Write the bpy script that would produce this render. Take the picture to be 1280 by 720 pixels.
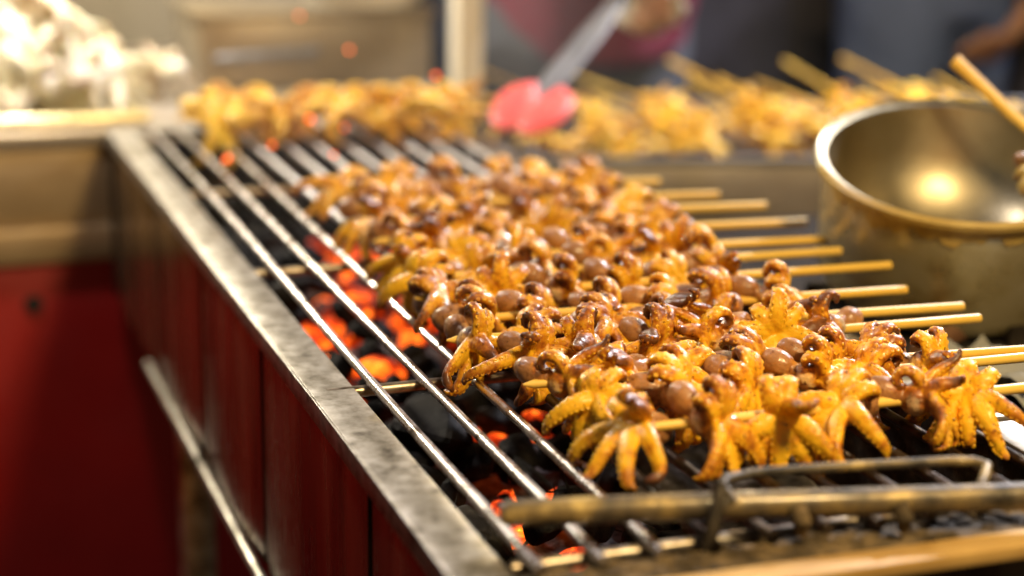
import bpy, bmesh, math, random
import numpy as np
from mathutils import Vector, Matrix, Quaternion, kdtree, noise as mnoise
PI = math.pi
rnd = random.Random(7)
for o in list(bpy.data.objects):
    bpy.data.objects.remove(o, do_unlink=True)
sc = bpy.context.scene
col = sc.collection

# ------------------------------------------------------------------ camera
# origin: near left corner of the grill, on the plane of the grate; x across the grill, y along it away from the camera
cam_d = bpy.data.cameras.new('camera')
cam = bpy.data.objects.new('camera', cam_d)
col.objects.link(cam)
cam.matrix_world = Matrix(((0.9398, 0.0778, -0.3327, -0.2244), (-0.3413, 0.2550, -0.9047, -0.6754),
                           (0.0145, 0.9638, 0.2662, 0.3279), (0, 0, 0, 1)))
cam_d.sensor_width = 36
cam_d.lens = 61.875
cam_d.clip_start = 0.02
cam_d.clip_end = 400
cam_d.dof.use_dof = True
cam_d.dof.focus_distance = 1.0
cam_d.dof.aperture_fstop = 2.9
cam_d.dof.aperture_blades = 0
sc.camera = cam

# ------------------------------------------------------------------ sky, exposure
w = bpy.data.worlds.new('World')
sc.world = w
w.use_nodes = True
wn = w.node_tree.nodes
bg = wn['Background']
sky = wn.new('ShaderNodeTexSky')
sky.sky_type = 'NISHITA'
sky.sun_disc = False
sky.sun_elevation = math.radians(1.0)
sky.sun_rotation = math.radians(200)
w.node_tree.links.new(sky.outputs[0], bg.inputs[0])
bg.inputs[1].default_value = 0.08
sc.view_settings.view_transform = 'Standard'
sc.view_settings.look = 'None'
sc.view_settings.exposure = 0
sc.view_settings.gamma = 1
sc.render.engine = 'CYCLES'
sc.cycles.use_denoising = True
sc.cycles.max_bounces = 7
sc.cycles.caustics_reflective = False
sc.cycles.caustics_refractive = False
sc.cycles.sample_clamp_indirect = 4

# lamps of the stall, the last two added as unseen fill: (x, y, z, watts, colour, bulb radius)
LAMPS = [
    (-0.08, 1.36, 0.44, 28.0, (1.0, 0.90, 0.70), 0.030, 'hanging bulb lamp above the raw octopus heap'),
    (0.30, -0.50, 0.85, 68.0, (1.0, 0.72, 0.34), 0.090, 'hanging bulb lamp before the front edge of the grill'),
    (0.80, 1.22, 0.72, 30.0, (1.0, 0.80, 0.48), 0.030, 'hanging bulb lamp above the steel trough'),
    (-0.16, 0.80, 0.92, 17.0, (1.0, 0.92, 0.90), 0.040, 'unseen fill lamp added over the clean left bars of the grate'),  # added white light to brighten the bars and the rim
    (1.75, 1.25, 1.15, 230.0, (0.92, 0.92, 1.0), 0.050, 'unseen fill lamp added over the customers beyond the trough'),  # added to brighten the people, no fitting known there
]

# ------------------------------------------------------------------ helpers
def tag(o, label=None, cat=None, group=None, kind=None):
    if label: o['label'] = label
    if cat: o['category'] = cat
    if group: o['group'] = group
    if kind: o['kind'] = kind
    return o

def empty(name, loc=(0, 0, 0), rot=(0, 0, 0)):
    o = bpy.data.objects.new(name, None)
    o.empty_display_size = 0.02
    col.objects.link(o)
    o.location = loc
    o.rotation_euler = rot
    return o

def link_mesh(name, me, mat=None, parent=None, loc=(0, 0, 0), rot=(0, 0, 0)):
    o = bpy.data.objects.new(name, me)
    col.objects.link(o)
    if mat is not None and not me.materials:
        me.materials.append(mat)
    o.parent = parent
    o.location = loc
    o.rotation_euler = rot
    return o

class MB:
    def __init__(s):
        s.v = []; s.f = []
    def add(s, vs, fs):
        n = len(s.v)
        s.v.extend([tuple(p) for p in vs])
        s.f.extend([tuple(i + n for i in q) for q in fs])
        return s
    def box(s, x0, x1, y0, y1, z0, z1):
        vs = [(x, y, z) for z in (z0, z1) for y in (y0, y1) for x in (x0, x1)]
        return s.add(vs, [(0, 2, 3, 1), (4, 5, 7, 6), (0, 1, 5, 4), (2, 6, 7, 3), (0, 4, 6, 2), (1, 3, 7, 5)])
    def tube(s, pts, rad, seg=10, cap=True, squash=None, up=None):
        pts = [Vector(p) for p in pts]
        n = len(pts)
        if not hasattr(rad, '__len__'): rad = [rad] * n
        t0 = (pts[1] - pts[0]).normalized()
        a = Vector(up) if up else (Vector((0, 0, 1)) if abs(t0.z) < .9 else Vector((1, 0, 0)))
        vs = []
        for i, p in enumerate(pts):
            t = (pts[min(i + 1, n - 1)] - pts[max(i - 1, 0)]).normalized()
            a = (a - t * a.dot(t)).normalized()
            b = t.cross(a)
            sq = squash if squash else 1.0
            for k in range(seg):
                u = 2 * PI * k / seg
                vs.append(p + a * (math.cos(u) * rad[i] * sq) + b * (math.sin(u) * rad[i]))
        fs = []
        for i in range(n - 1):
            for k in range(seg):
                k2 = (k + 1) % seg
                fs.append((i * seg + k, i * seg + k2, (i + 1) * seg + k2, (i + 1) * seg + k))
        if cap:
            fs.append(tuple(range(seg - 1, -1, -1)))
            fs.append(tuple((n - 1) * seg + k for k in range(seg)))
        return s.add(vs, fs)
    def lathe(s, prof, seg=48, c=(0, 0, 0), cap=True):
        n = len(prof)
        vs = [(c[0] + r * math.cos(2 * PI * k / seg), c[1] + r * math.sin(2 * PI * k / seg), c[2] + z)
              for r, z in prof for k in range(seg)]
        fs = [(i * seg + k, i * seg + (k + 1) % seg, (i + 1) * seg + (k + 1) % seg, (i + 1) * seg + k)
              for i in range(n - 1) for k in range(seg)]
        if cap and prof[0][0] > 1e-5: fs.append(tuple(range(seg - 1, -1, -1)))
        if cap and prof[-1][0] > 1e-5: fs.append(tuple((n - 1) * seg + k for k in range(seg)))
        return s.add(vs, fs)
    def ball(s, c, r, seg=14, rings=9, rot=None):
        if not hasattr(r, '__len__'): r = (r, r, r)
        vs = []
        for i in range(rings + 1):
            th = PI * i / rings
            for k in range(seg):
                ph = 2 * PI * k / seg
                q = Vector((r[0] * math.sin(th) * math.cos(ph), r[1] * math.sin(th) * math.sin(ph), r[2] * math.cos(th)))
                if rot is not None: q = rot @ q
                vs.append(q + Vector(c))
        fs = [(i * seg + k, (i + 1) * seg + k, (i + 1) * seg + (k + 1) % seg, i * seg + (k + 1) % seg)
              for i in range(rings) for k in range(seg)]
        return s.add(vs, fs)
    def mesh(s, name, smooth=True, angle=None):
        me = bpy.data.meshes.new(name)
        me.from_pydata(s.v, [], s.f)
        bm = bmesh.new(); bm.from_mesh(me)
        bmesh.ops.remove_doubles(bm, verts=bm.verts, dist=1e-6)
        bmesh.ops.recalc_face_normals(bm, faces=bm.faces)
        bm.to_mesh(me); bm.free()
        if smooth:
            me.polygons.foreach_set('use_smooth', [True] * len(me.polygons))
            if angle is not None: me.set_sharp_from_angle(angle=math.radians(angle))
        return me
    def build(s, name, mat, parent=None, loc=(0, 0, 0), rot=(0, 0, 0), smooth=True, angle=35, bevel=0):
        me = s.mesh(name, smooth, angle)
        if bevel:
            bm = bmesh.new(); bm.from_mesh(me)
            es = [e for e in bm.edges if len(e.link_faces) == 2 and e.calc_face_angle() > .6]
            bmesh.ops.bevel(bm, geom=es, offset=bevel, segments=2, affect='EDGES', profile=.5)
            bm.to_mesh(me); bm.free()
            me.polygons.foreach_set('use_smooth', [True] * len(me.polygons))
            me.set_sharp_from_angle(angle=math.radians(40))
        return link_mesh(name, me, mat, parent, loc, rot)

def fuse(mb, voxel, name, smooth_iter=2):
    """closed pieces -> one continuous skin"""
    me = mb.mesh(name, False)
    o = bpy.data.objects.new('tmp', me)
    col.objects.link(o)
    m = o.modifiers.new('r', 'REMESH'); m.mode = 'VOXEL'; m.voxel_size = voxel; m.use_smooth_shade = True
    if smooth_iter:
        q = o.modifiers.new('s', 'SMOOTH'); q.factor = .5; q.iterations = smooth_iter
    dg = bpy.context.evaluated_depsgraph_get()
    out = bpy.data.meshes.new_from_object(o.evaluated_get(dg))
    out.name = name
    bpy.data.objects.remove(o, do_unlink=True)
    bpy.data.meshes.remove(me)
    out.polygons.foreach_set('use_smooth', [True] * len(out.polygons))
    return out

# ------------------------------------------------------------------ materials
def mat(name):
    m = bpy.data.materials.new(name)
    m.use_nodes = True
    return m, m.node_tree.nodes, m.node_tree.links, m.node_tree.nodes['Principled BSDF']

def noise(N, L, scale, detail=4, rough=.55, stretch=None, coord='Object', rand=False):
    tc = N.new('ShaderNodeTexCoord')
    mp = N.new('ShaderNodeMapping')
    if stretch: mp.inputs['Scale'].default_value = stretch
    L.new(tc.outputs[coord], mp.inputs[0])
    if rand:
        oi = N.new('ShaderNodeObjectInfo')
        ml = N.new('ShaderNodeMath'); ml.operation = 'MULTIPLY'; ml.inputs[1].default_value = 37.0
        L.new(oi.outputs['Random'], ml.inputs[0])
        L.new(ml.outputs[0], mp.inputs['Location'])
    n = N.new('ShaderNodeTexNoise')
    n.inputs['Scale'].default_value = scale
    n.inputs['Detail'].default_value = detail
    n.inputs['Roughness'].default_value = rough
    L.new(mp.outputs[0], n.inputs['Vector'])
    return n.outputs[0]

def ramp(N, L, src, stops):
    r = N.new('ShaderNodeValToRGB')
    while len(r.color_ramp.elements) > 1: r.color_ramp.elements.remove(r.color_ramp.elements[-1])
    r.color_ramp.elements[0].position = stops[0][0]
    r.color_ramp.elements[0].color = (*stops[0][1], 1) if len(stops[0][1]) == 3 else stops[0][1]
    for p, c in stops[1:]:
        e = r.color_ramp.elements.new(p); e.color = (*c, 1)
    L.new(src, r.inputs[0])
    return r.outputs[0]

def bump(N, L, P, src, strength, dist=.001):
    b = N.new('ShaderNodeBump'); b.inputs['Strength'].default_value = strength; b.inputs['Distance'].default_value = dist
    L.new(src, b.inputs['Height']); L.new(b.outputs[0], P.inputs['Normal'])

def g(v): return (v, v, v)

def surf(name, stops, scale, rough=(.4, .6), metal=0.0, stretch=None, bmp=.15, bdist=.001, rscale=None, coat=0, detail=5, rand=False, coord='Object'):
    m, N, L, P = mat(name)
    n = noise(N, L, scale, detail, .6, stretch, coord, rand)
    L.new(ramp(N, L, n, stops), P.inputs['Base Color'])
    n2 = noise(N, L, rscale or scale * 2.3, 4, .6, stretch, coord, rand)
    L.new(ramp(N, L, n2, [(.3, g(rough[0])), (.7, g(rough[1]))]), P.inputs['Roughness'])
    P.inputs['Metallic'].default_value = metal
    P.inputs['Coat Weight'].default_value = coat
    if bmp: bump(N, L, P, n2, bmp, bdist)
    return m

M = {}
M['flange'] = surf('speckled_steel', [(.30, (.10, .085, .065)), (.42, (.26, .235, .19)), (.6, (.42, .39, .34)), (.75, (.52, .50, .46))], 90, (.3, .5), .75, None, .12, .0005, 40)
M['bar'] = surf('bar_steel', [(.32, (.12, .085, .06)), (.43, (.68, .64, .62)), (.7, (.82, .80, .81))], 38, (.2, .38), 1.0, None, .06, .0003, 60, rand=True)
def dirtybar():
    m, N, L, P = mat('bar_steel_burnt')
    n = noise(N, L, 45, 5, .65, None, 'Object', True)
    tc = N.new('ShaderNodeTexCoord'); sx = N.new('ShaderNodeSeparateXYZ'); L.new(tc.outputs['Object'], sx.inputs[0])
    mr = N.new('ShaderNodeMapRange'); mr.inputs[1].default_value = .42; mr.inputs[2].default_value = .90
    L.new(sx.outputs[1], mr.inputs[0])
    ad = N.new('ShaderNodeMath'); ad.operation = 'ADD'; L.new(n, ad.inputs[0]); L.new(mr.outputs[0], ad.inputs[1])
    L.new(ramp(N, L, ad.outputs[0], [(.42, (.02, .015, .012)), (.60, (.10, .075, .055)), (.80, (.30, .25, .22)), (1.0, (.72, .70, .71))]), P.inputs['Base Color'])
    L.new(ramp(N, L, n, [(.35, g(.3)), (.65, g(.55))]), P.inputs['Roughness'])
    P.inputs['Metallic'].default_value = .8
    bump(N, L, P, n, .3, .001)
    return m
M['barsoot'] = dirtybar()
M['rod'] = surf('rod_steel', [(.35, (.12, .08, .05)), (.55, (.38, .32, .25)), (.7, (.50, .45, .38))], 60, (.3, .5), .9, None, .1, .0005)
M['panel'] = surf('reflection_tinted_panel', [(.28, (.045, .018, .010)), (.45, (.13, .075, .042)), (.58, (.27, .19, .115)), (.75, (.38, .28, .18))], 9, (.16, .34), .85, (1, 2.2, .35), .05, .002)  # red-brown reflections on the steel are put into its base colour
M['steel'] = surf('counter_steel', [(.3, (.36, .30, .23)), (.7, (.54, .48, .41))], 6, (.28, .45), .6, (1, 1, 3), .04, .002)
M['tansteel'] = surf('tan_stained_steel', [(.3, (.34, .23, .11)), (.7, (.50, .37, .21))], 7, (.3, .5), .35, (1, 1, 2), .05, .002)
M['boxsteel'] = surf('brown_box_steel', [(.35, (.24, .18, .10)), (.6, (.28, .235, .17)), (.75, (.30, .26, .24))], 5, (.3, .5), .5, None, .04, .002)
M['potsteel'] = surf('pot_steel', [(.34, (.26, .19, .07)), (.46, (.44, .37, .20)), (.7, (.58, .52, .35))], 18, (.22, .42), .55, None, .04, .001)
M['bowlsteel'] = surf('polished_bowl_steel', [(.3, (.30, .25, .15)), (.7, (.46, .40, .28))], 10, (.30, .46), .92, None, .05, .001)
M['soot'] = surf('sooty_iron', [(.3, (.012, .010, .009)), (.55, (.05, .04, .03)), (.75, (.16, .12, .08))], 55, (.45, .75), .35, None, .5, .002)
M['crust'] = surf('burnt_crust', [(.3, (.015, .011, .008)), (.5, (.075, .055, .032)), (.7, (.20, .14, .075))], 70, (.65, .95), .0, None, .8, .003)
M['greasy'] = surf('greasy_iron_tube', [(.38, (.03, .025, .02)), (.48, (.10, .08, .055)), (.58, (.20, .145, .065)), (.68, (.50, .37, .14))], 38, (.34, .55), .3, None, .35, .0015, coat=.2)
M['brass'] = surf('tan_edge_strip', [(.3, (.30, .17, .05)), (.6, (.52, .33, .11)), (.8, (.60, .42, .18))], 26, (.4, .6), .15, (.4, 1, 1), .2, .001)
M['dark'] = surf('dark_paint', [(.3, (.012, .010, .010)), (.7, (.035, .030, .027))], 14, (.4, .7), .2)
M['ash'] = surf('ash', [(.35, (.02, .018, .017)), (.55, (.10, .09, .085)), (.7, (.28, .26, .25))], 60, (.8, .95), 0, None, .8, .004)
M['red'] = surf('red_painted_panel', [(.3, (.27, .003, .004)), (.7, (.36, .006, .006))], 7, (.35, .55), 0, None, .05)
M['black'] = surf('black_rubber', [(.3, g(.006)), (.7, g(.014))], 20, (.5, .7))
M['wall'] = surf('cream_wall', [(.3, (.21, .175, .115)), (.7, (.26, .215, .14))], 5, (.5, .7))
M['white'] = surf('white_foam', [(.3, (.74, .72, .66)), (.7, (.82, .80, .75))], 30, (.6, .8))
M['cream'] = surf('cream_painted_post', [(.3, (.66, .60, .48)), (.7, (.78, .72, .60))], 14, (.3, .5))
M['asphalt'] = surf('asphalt', [(.3, g(.03)), (.7, g(.06))], 30, (.7, .95), 0, None, .5, .004, 160)
M['pink'] = surf('pink_silicone', [(.3, (.84, .085, .085)), (.7, (.90, .13, .12))], 20, (.35, .5))
M['pink'].node_tree.nodes['Principled BSDF'].inputs['Subsurface Weight'].default_value = .3
M['pink'].node_tree.nodes['Principled BSDF'].inputs['Subsurface Scale'].default_value = .01
M['toolsteel'] = surf('brushed_steel', [(.3, (.13, .13, .145)), (.7, (.22, .22, .24))], 20, (.5, .65), .6)
M['wood'] = surf('brown_wood', [(.3, (.10, .045, .022)), (.7, (.20, .10, .05))], 22, (.5, .7), 0, (.3, .3, 3))
M['bristle'] = surf('bristle', [(.3, (.30, .20, .07)), (.7, (.5, .36, .14))], 60, (.6, .8))
M['sauce'] = surf('yellow_sauce', [(.3, (.34, .22, .05)), (.7, (.50, .37, .12))], 40, (.35, .5), 0, coat=.1)
M['bamboo'] = surf('bamboo', [(.3, (.70, .40, .05)), (.5, (.82, .52, .09)), (.75, (.86, .60, .15))], 30, (.4, .55), 0, (.08, 1, 1), .25, .0004, rand=True)
M['cloth'] = surf('white_cloth', [(.3, (.22, .22, .20)), (.7, (.30, .30, .28))], 20, (.8, .9))

def lampmat(name, c, s):
    m, N, L, P = mat(name)
    P.inputs['Base Color'].default_value = (*c, 1)
    P.inputs['Emission Color'].default_value = (*c, 1)
    P.inputs['Emission Strength'].default_value = s
    return m
M['spark'] = lampmat('spark_glow', (1, .14, .02), 3.0)

def coalmat(name, lo, hi, strength):
    m, N, L, P = mat(name)
    n = noise(N, L, 58, 6, .62, None, 'Object', True)
    L.new(ramp(N, L, noise(N, L, 70, 5, .7, None, 'Object', True), [(.45, (.008, .007, .007)), (.62, (.03, .028, .027)), (.8, (.22, .20, .19))]), P.inputs['Base Color'])
    P.inputs['Roughness'].default_value = .8
    if strength:
        L.new(ramp(N, L, n, [(lo, (0, 0, 0)), (lo + (hi - lo) * .45, (.22, .012, .001)), (hi, (.75, .12, .008)), (min(hi + .10, .99), (1, .42, .05))]), P.inputs['Emission Color'])
        P.inputs['Emission Strength'].default_value = strength
    bump(N, L, P, n, .6, .004)
    return m
M['coal'] = coalmat('charcoal_black', 1, 1, 0)
M['coalhot'] = coalmat('charcoal_glowing', .34, .66, 4.6)
M['coalwarm'] = coalmat('charcoal_smouldering', .44, .66, 3.4)

def octmat(name, pal, rough=(.3, .55), sss=.12, coat=.16, fleck=1.0):
    """pal: web (suckered side), brown, mantle, pale flesh. The vertex attribute 'tone' says which skin is where."""
    m, N, L, P = mat(name)
    at = N.new('ShaderNodeAttribute'); at.attribute_name = 'tone'
    sp = N.new('ShaderNodeSeparateColor'); L.new(at.outputs['Color'], sp.inputs[0])
    n1 = noise(N, L, 130, 4, .6, None, 'Object', True)
    n2 = noise(N, L, 420, 3, .6, None, 'Object', True)
    oi = N.new('ShaderNodeObjectInfo')
    def mth(op, a, b, clamp=False):
        x = N.new('ShaderNodeMath'); x.operation = op; x.use_clamp = clamp
        for i, q in enumerate((a, b)):
            if isinstance(q, (int, float)): x.inputs[i].default_value = q
            else: L.new(q, x.inputs[i])
        return x.outputs[0]
    br = mth('ADD', sp.outputs[0], mth('MULTIPLY', mth('SUBTRACT', n1, .5), 2.0))
    br = mth('ADD', br, mth('MULTIPLY', mth('SUBTRACT', oi.outputs['Random'], .45), .42))
    c1 = ramp(N, L, br, [(.06, pal[0]), (.30, pal[1]), (.56, pal[2]), (.88, pal[3])])
    c2 = ramp(N, L, n1, [(.3, pal[4]), (.7, pal[5])])
    mx = N.new('ShaderNodeMix'); mx.data_type = 'RGBA'
    L.new(sp.outputs[1], mx.inputs[0]); L.new(c1, mx.inputs[6]); L.new(c2, mx.inputs[7])
    m2 = N.new('ShaderNodeMix'); m2.data_type = 'RGBA'
    L.new(sp.outputs[2], m2.inputs[0]); L.new(mx.outputs[2], m2.inputs[6]); m2.inputs[7].default_value = (*pal[6], 1)
    fl_ = ramp(N, L, noise(N, L, 330, 2, .5, None, 'Object', True), [(.63, g(0)), (.70, g(.75))])
    m3 = N.new('ShaderNodeMix'); m3.data_type = 'RGBA'
    L.new(mth('MULTIPLY', fl_, fleck), m3.inputs[0]); L.new(m2.outputs[2], m3.inputs[6]); m3.inputs[7].default_value = (*pal[3], 1)
    L.new(m3.outputs[2], P.inputs['Base Color'])
    L.new(ramp(N, L, n2, [(.3, g(rough[0])), (.7, g(rough[1]))]), P.inputs['Roughness'])
    P.inputs['Subsurface Weight'].default_value = sss
    P.inputs['Subsurface Radius'].default_value = (1, .5, .15)
    P.inputs['Subsurface Scale'].default_value = .004
    P.inputs['Coat Weight'].default_value = coat
    P.inputs['Coat Roughness'].default_value = .10
    bump(N, L, P, n2, .45, .0008)
    return m
M['cooked'] = octmat('grilled_octopus', [(.88, .49, .018), (.76, .345, .012), (.46, .150, .008), (.13, .038, .007), (.46, .22, .075), (.27, .12, .045), (.80, .66, .42)])
M['browned'] = octmat('browned_octopus', [(.78, .42, .018), (.60, .26, .012), (.36, .105, .008), (.10, .030, .007), (.38, .18, .065), (.21, .09, .035), (.75, .60, .38)])
M['golden'] = octmat('golden_octopus', [(.90, .60, .035), (.86, .52, .025), (.76, .40, .02), (.52, .22, .015), (.84, .55, .06), (.70, .42, .04), (.85, .72, .45)])
M['raw'] = octmat('raw_octopus', [(.82, .78, .62), (.78, .72, .52), (.66, .55, .38), (.42, .30, .20), (.84, .82, .72), (.76, .70, .55), (.85, .84, .78)], fleck=.15)
M['sauced'] = octmat('sauced_octopus', [(.55, .33, .02), (.42, .20, .012), (.22, .08, .01), (.10, .04, .01), (.24, .13, .05), (.18, .09, .035), (.6, .5, .3)])

for k_ in ('crust', 'ash', 'soot', 'coal', 'coalhot', 'coalwarm', 'dark'):
    M[k_].node_tree.nodes['Principled BSDF'].inputs['Specular IOR Level'].default_value = .15

# ------------------------------------------------------------------ octopus variants
FLOOR = -0.0195
def make_octopus(seed, flip=1, tilt=.5, head=1.0, spread=1.0, fan=False):
    r = random.Random(seed)
    U = r.uniform
    e0 = Vector((flip * U(.35, 1), -U(.25, tilt), U(-.1, .45))).normalized()
    e1 = e0.cross(Vector((0, 0, 1))).normalized()
    e2 = e0.cross(e1)
    mb = MB()
    src = []        # (pos, brown, mantle, pale)
    suck = MB(); sucks = []
    # mantle and neck
    side = (e1 * U(-1, 1) + e2 * U(-1, 1))
    mc = -e0 * U(.013, .018) + side * .004 + Vector((0, 0, U(-.001, .006)))
    md = (mc.normalized() * -1)
    q = Vector((0, 0, 1)).rotation_difference(md).to_matrix()
    mr = U(.0074, .0094) * head
    mb.ball(mc, (mr, mr * U(.9, 1.05), mr * U(1.15, 1.45)), 18, 12, q)
    for i in range(60):
        d = Vector((r.gauss(0, 1), r.gauss(0, 1), r.gauss(0, 1))).normalized()
        src.append((mc + q @ Vector((d.x * mr, d.y * mr, d.z * mr * 1.3)), .55, 1, 0))
    mb.tube([mc * .8, mc * .35, e0 * .002], [mr * .7, mr * .62, .0072], 14)
    for i in range(14):
        d = Vector((r.gauss(0, 1), r.gauss(0, 1), r.gauss(0, 1))).normalized()
        src.append((mc * .38 + d * mr * .62, .5, .5, .6 if r.random() < .3 else 0))
    mb.ball(e0 * .002, (.0085, .0085, .0085), 14, 9)
    a_base = U(.15, .75)
    nlow = r.choice((4, 5, 5)); low_gap = U(.58, .88)
    for k in range(8):
        up_phi = PI / 2 if e2.z > 0 else -PI / 2
        if k < nlow: phi = up_phi + PI + (k - (nlow - 1) / 2) * low_gap + U(-.07, .07)
        else: phi = up_phi + (k - nlow - (7 - nlow) / 2) * U(.50, .70) + U(-.1, .1)
        rz0 = (e1 * math.cos(phi) + e2 * math.sin(phi)).z
        if rz0 > .15:       # arms on top have shrunk and rolled back over the body
            Ln = U(.030, .040) * spread; K = U(2.4, 4.2); tipk = U(2.0, 6.0); wig = U(-.5, .5); grav = .25
            if r.random() < .2: K = -U(1.0, 2.2)
        else:               # arms below hang down like fingers
            Ln = U(.042, .054) * spread; K = U(.8, 2.6); tipk = U(1.0, 6.0) * r.choice((1, 1, -1)); wig = U(-.6, .6); grav = U(.9, 1.5)
        W0 = U(.0044, .0056)
        a0 = a_base + U(-.2, .3) + (U(.2, .5) if rz0 < .15 else 0)
        if fan:             # flat fan with the suckered side out, arms joined by skin for half their length
            W0 *= 1.15; a0 = a_base + U(-.2, .2)
            if rz0 <= .15: Ln *= .90; grav = .85; K *= .8
        n = 24
        p = e0 * .0035
        pts = []; rings = []
        for i in range(n + 1):
            s = i / n
            ph = phi + wig * s * s
            rad = e1 * math.cos(ph) + e2 * math.sin(ph)
            a = a0 - K * s ** 1.4 - tipk * max(0, s - .55) ** 2 * 4
            t = rad * math.cos(a) + e0 * math.sin(a)
            nn = -rad * math.sin(a) + e0 * math.cos(a)
            t = (t + Vector((0, 0, -grav * max(0, s - .12) * 1.3))).normalized()
            nn = (nn - t * nn.dot(t)).normalized()
            b = t.cross(nn)
            wd = (W0 * (1 - s) ** .62 * (.95 + .10 * math.sin(min(1, s * 2.0) * PI)) + .0011)
            hd = wd * ((.58 if fan else .68) + .24 * s)
            pts.append((p.copy(), t, nn, b, wd, hd, s))
            p = p + t * (Ln / n)
        # rest on the grate: flatten whatever sinks below it
        def fl(v):
            v = Vector(v)
            if v.z < FLOOR: v.z = FLOOR + (v.z - FLOOR) * .30
            return v
        seg = 12
        vs = []; fs = []
        for (p, t, nn, b, wd, hd, s) in pts:
            for j in range(seg):
                u = 2 * PI * j / seg
                lump = 1 + .05 * math.sin(s * 60 + j)
                v = fl(p + b * (math.cos(u) * wd * lump) + nn * (math.sin(u) * hd))
                vs.append(v)
                oral = math.sin(u)
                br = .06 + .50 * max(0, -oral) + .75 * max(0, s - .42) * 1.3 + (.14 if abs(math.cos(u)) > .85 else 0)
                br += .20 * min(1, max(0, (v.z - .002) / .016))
                src.append((v, br, .10 if oral < -.3 else 0, .55 if s < .08 else 0))
        for i in range(n):
            for j in range(seg):
                j2 = (j + 1) % seg
                fs.append((i * seg + j, i * seg + j2, (i + 1) * seg + j2, (i + 1) * seg + j))
        fs.append(tuple(range(seg - 1, -1, -1))); fs.append(tuple(n * seg + j for j in range(seg)))
        mb.add(vs, fs)
        # suckers: two staggered rows on the oral side
        s = .10
        row = 0
        while s < .93:
            i = min(n - 1, int(s * n)); fr = s * n - i
            (p, t, nn, b, wd, hd, _), (p2, *_r) = pts[i], pts[i + 1]
            pp = p.lerp(p2, fr)
            rs = min(wd * .36, .0014)
            c = fl(pp + b * (wd * (.60 if row else -.60)) + nn * hd * .62)
            base = len(suck.v)
            vv = []
            for (rr, hh) in ((1.0, -.2), (.86, .34), (.5, .40), (.0, .05)):
                for j in range(7):
                    u = 2 * PI * j / 7
                    vv.append(c + b * (math.cos(u) * rs * rr) + t * (math.sin(u) * rs * rr) + nn * rs * hh)
            ff = [(x * 7 + j, x * 7 + (j + 1) % 7, (x + 1) * 7 + (j + 1) % 7, (x + 1) * 7 + j) for x in range(3) for j in range(7)]
            suck.add(vv, ff)
            sucks.append((len(vv), .04 + .55 * max(0, s - .5)))
            row = 1 - row
            s += max(.016, rs * 1.15 / Ln)
    me = fuse(mb, .00062, 'octopus', 2)
    off_ = Vector((seed, seed * 2, seed * 3)) * .01
    nv = len(me.vertices)       # shrunken, wrinkled skin
    co = np.empty(nv * 3, dtype=np.float32); me.vertices.foreach_get('co', co); co = co.reshape(-1, 3)
    nr = np.empty(nv * 3, dtype=np.float32); me.vertices.foreach_get('normal', nr); nr = nr.reshape(-1, 3)
    am = np.array([mnoise.noise((Vector(c) + off_) * 240) * .00035 + mnoise.noise((Vector(c) + off_) * 800) * .00010 for c in co.tolist()], dtype=np.float32)
    me.vertices.foreach_set('co', (co + nr * am[:, None]).ravel()); me.update()
    nb = len(me.vertices)
    kd = kdtree.KDTree(len(src))
    for i, q_ in enumerate(src): kd.insert(q_[0], i)
    kd.balance()
    cols = np.zeros((nb + len(suck.v), 4), dtype=np.float32); cols[:, 3] = 1
    for v in me.vertices:
        tot = 0; acc = [0, 0, 0]
        for co, i, d in kd.find_n(v.co, 3):
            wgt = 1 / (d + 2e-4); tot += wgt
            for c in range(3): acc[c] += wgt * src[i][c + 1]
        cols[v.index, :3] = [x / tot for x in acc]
    k = nb
    for cnt, br in sucks:
        cols[k:k + cnt, 0] = br; k += cnt
    bm = bmesh.new(); bm.from_mesh(me)
    bv = [bm.verts.new(p) for p in suck.v]
    for f in suck.f:
        try: bm.faces.new([bv[i] for i in f])
        except ValueError: pass
    bm.to_mesh(me); bm.free()
    me.polygons.foreach_set('use_smooth', [True] * len(me.polygons))
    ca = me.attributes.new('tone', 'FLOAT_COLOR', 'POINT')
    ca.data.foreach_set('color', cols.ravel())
    return me

OCT = []
for i in range(18):
    OCT.append(make_octopus(100 + i * 7, 1 if i % 3 else -1, rnd.choice((.6, 1.0, 1.5)), rnd.choice((1.0, 1.25, .85)), rnd.choice((1.0, 1.08, .94)), i % 2 == 1))
for me in OCT:
    me.materials.append(M['cooked'])

def octo(parent, name, k, material, loc, rot=(0, 0, 0), scale=1.0):
    o = bpy.data.objects.new(name, OCT[k % len(OCT)])
    col.objects.link(o)
    o.parent = parent
    o.location = loc; o.rotation_euler = rot
    o.scale = scale if hasattr(scale, '__len__') else (scale,) * 3
    o.material_slots[0].link = 'OBJECT'
    o.material_slots[0].material = material
    return o

# ------------------------------------------------------------------ setting
GZ = -0.86
b = MB(); b.add([(-60, -60, GZ), (60, -60, GZ), (60, 60, GZ), (-60, 60, GZ)], [(0, 1, 2, 3)])
tag(b.build('ground', M['asphalt'], smooth=False), 'dark asphalt ground of the night market', 'ground', kind='structure')

# ------------------------------------------------------------------ the grill
GL, GW = 1.13, 0.365
grill = tag(empty('charcoal_grill', (0, 0, 0)), 'long steel charcoal grill with speckled rim and side panels tinted with red-brown reflections', 'grill')
def part(name, m, mbx, parent=grill, **k): return mbx.build(name, m, parent, **k)
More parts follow.
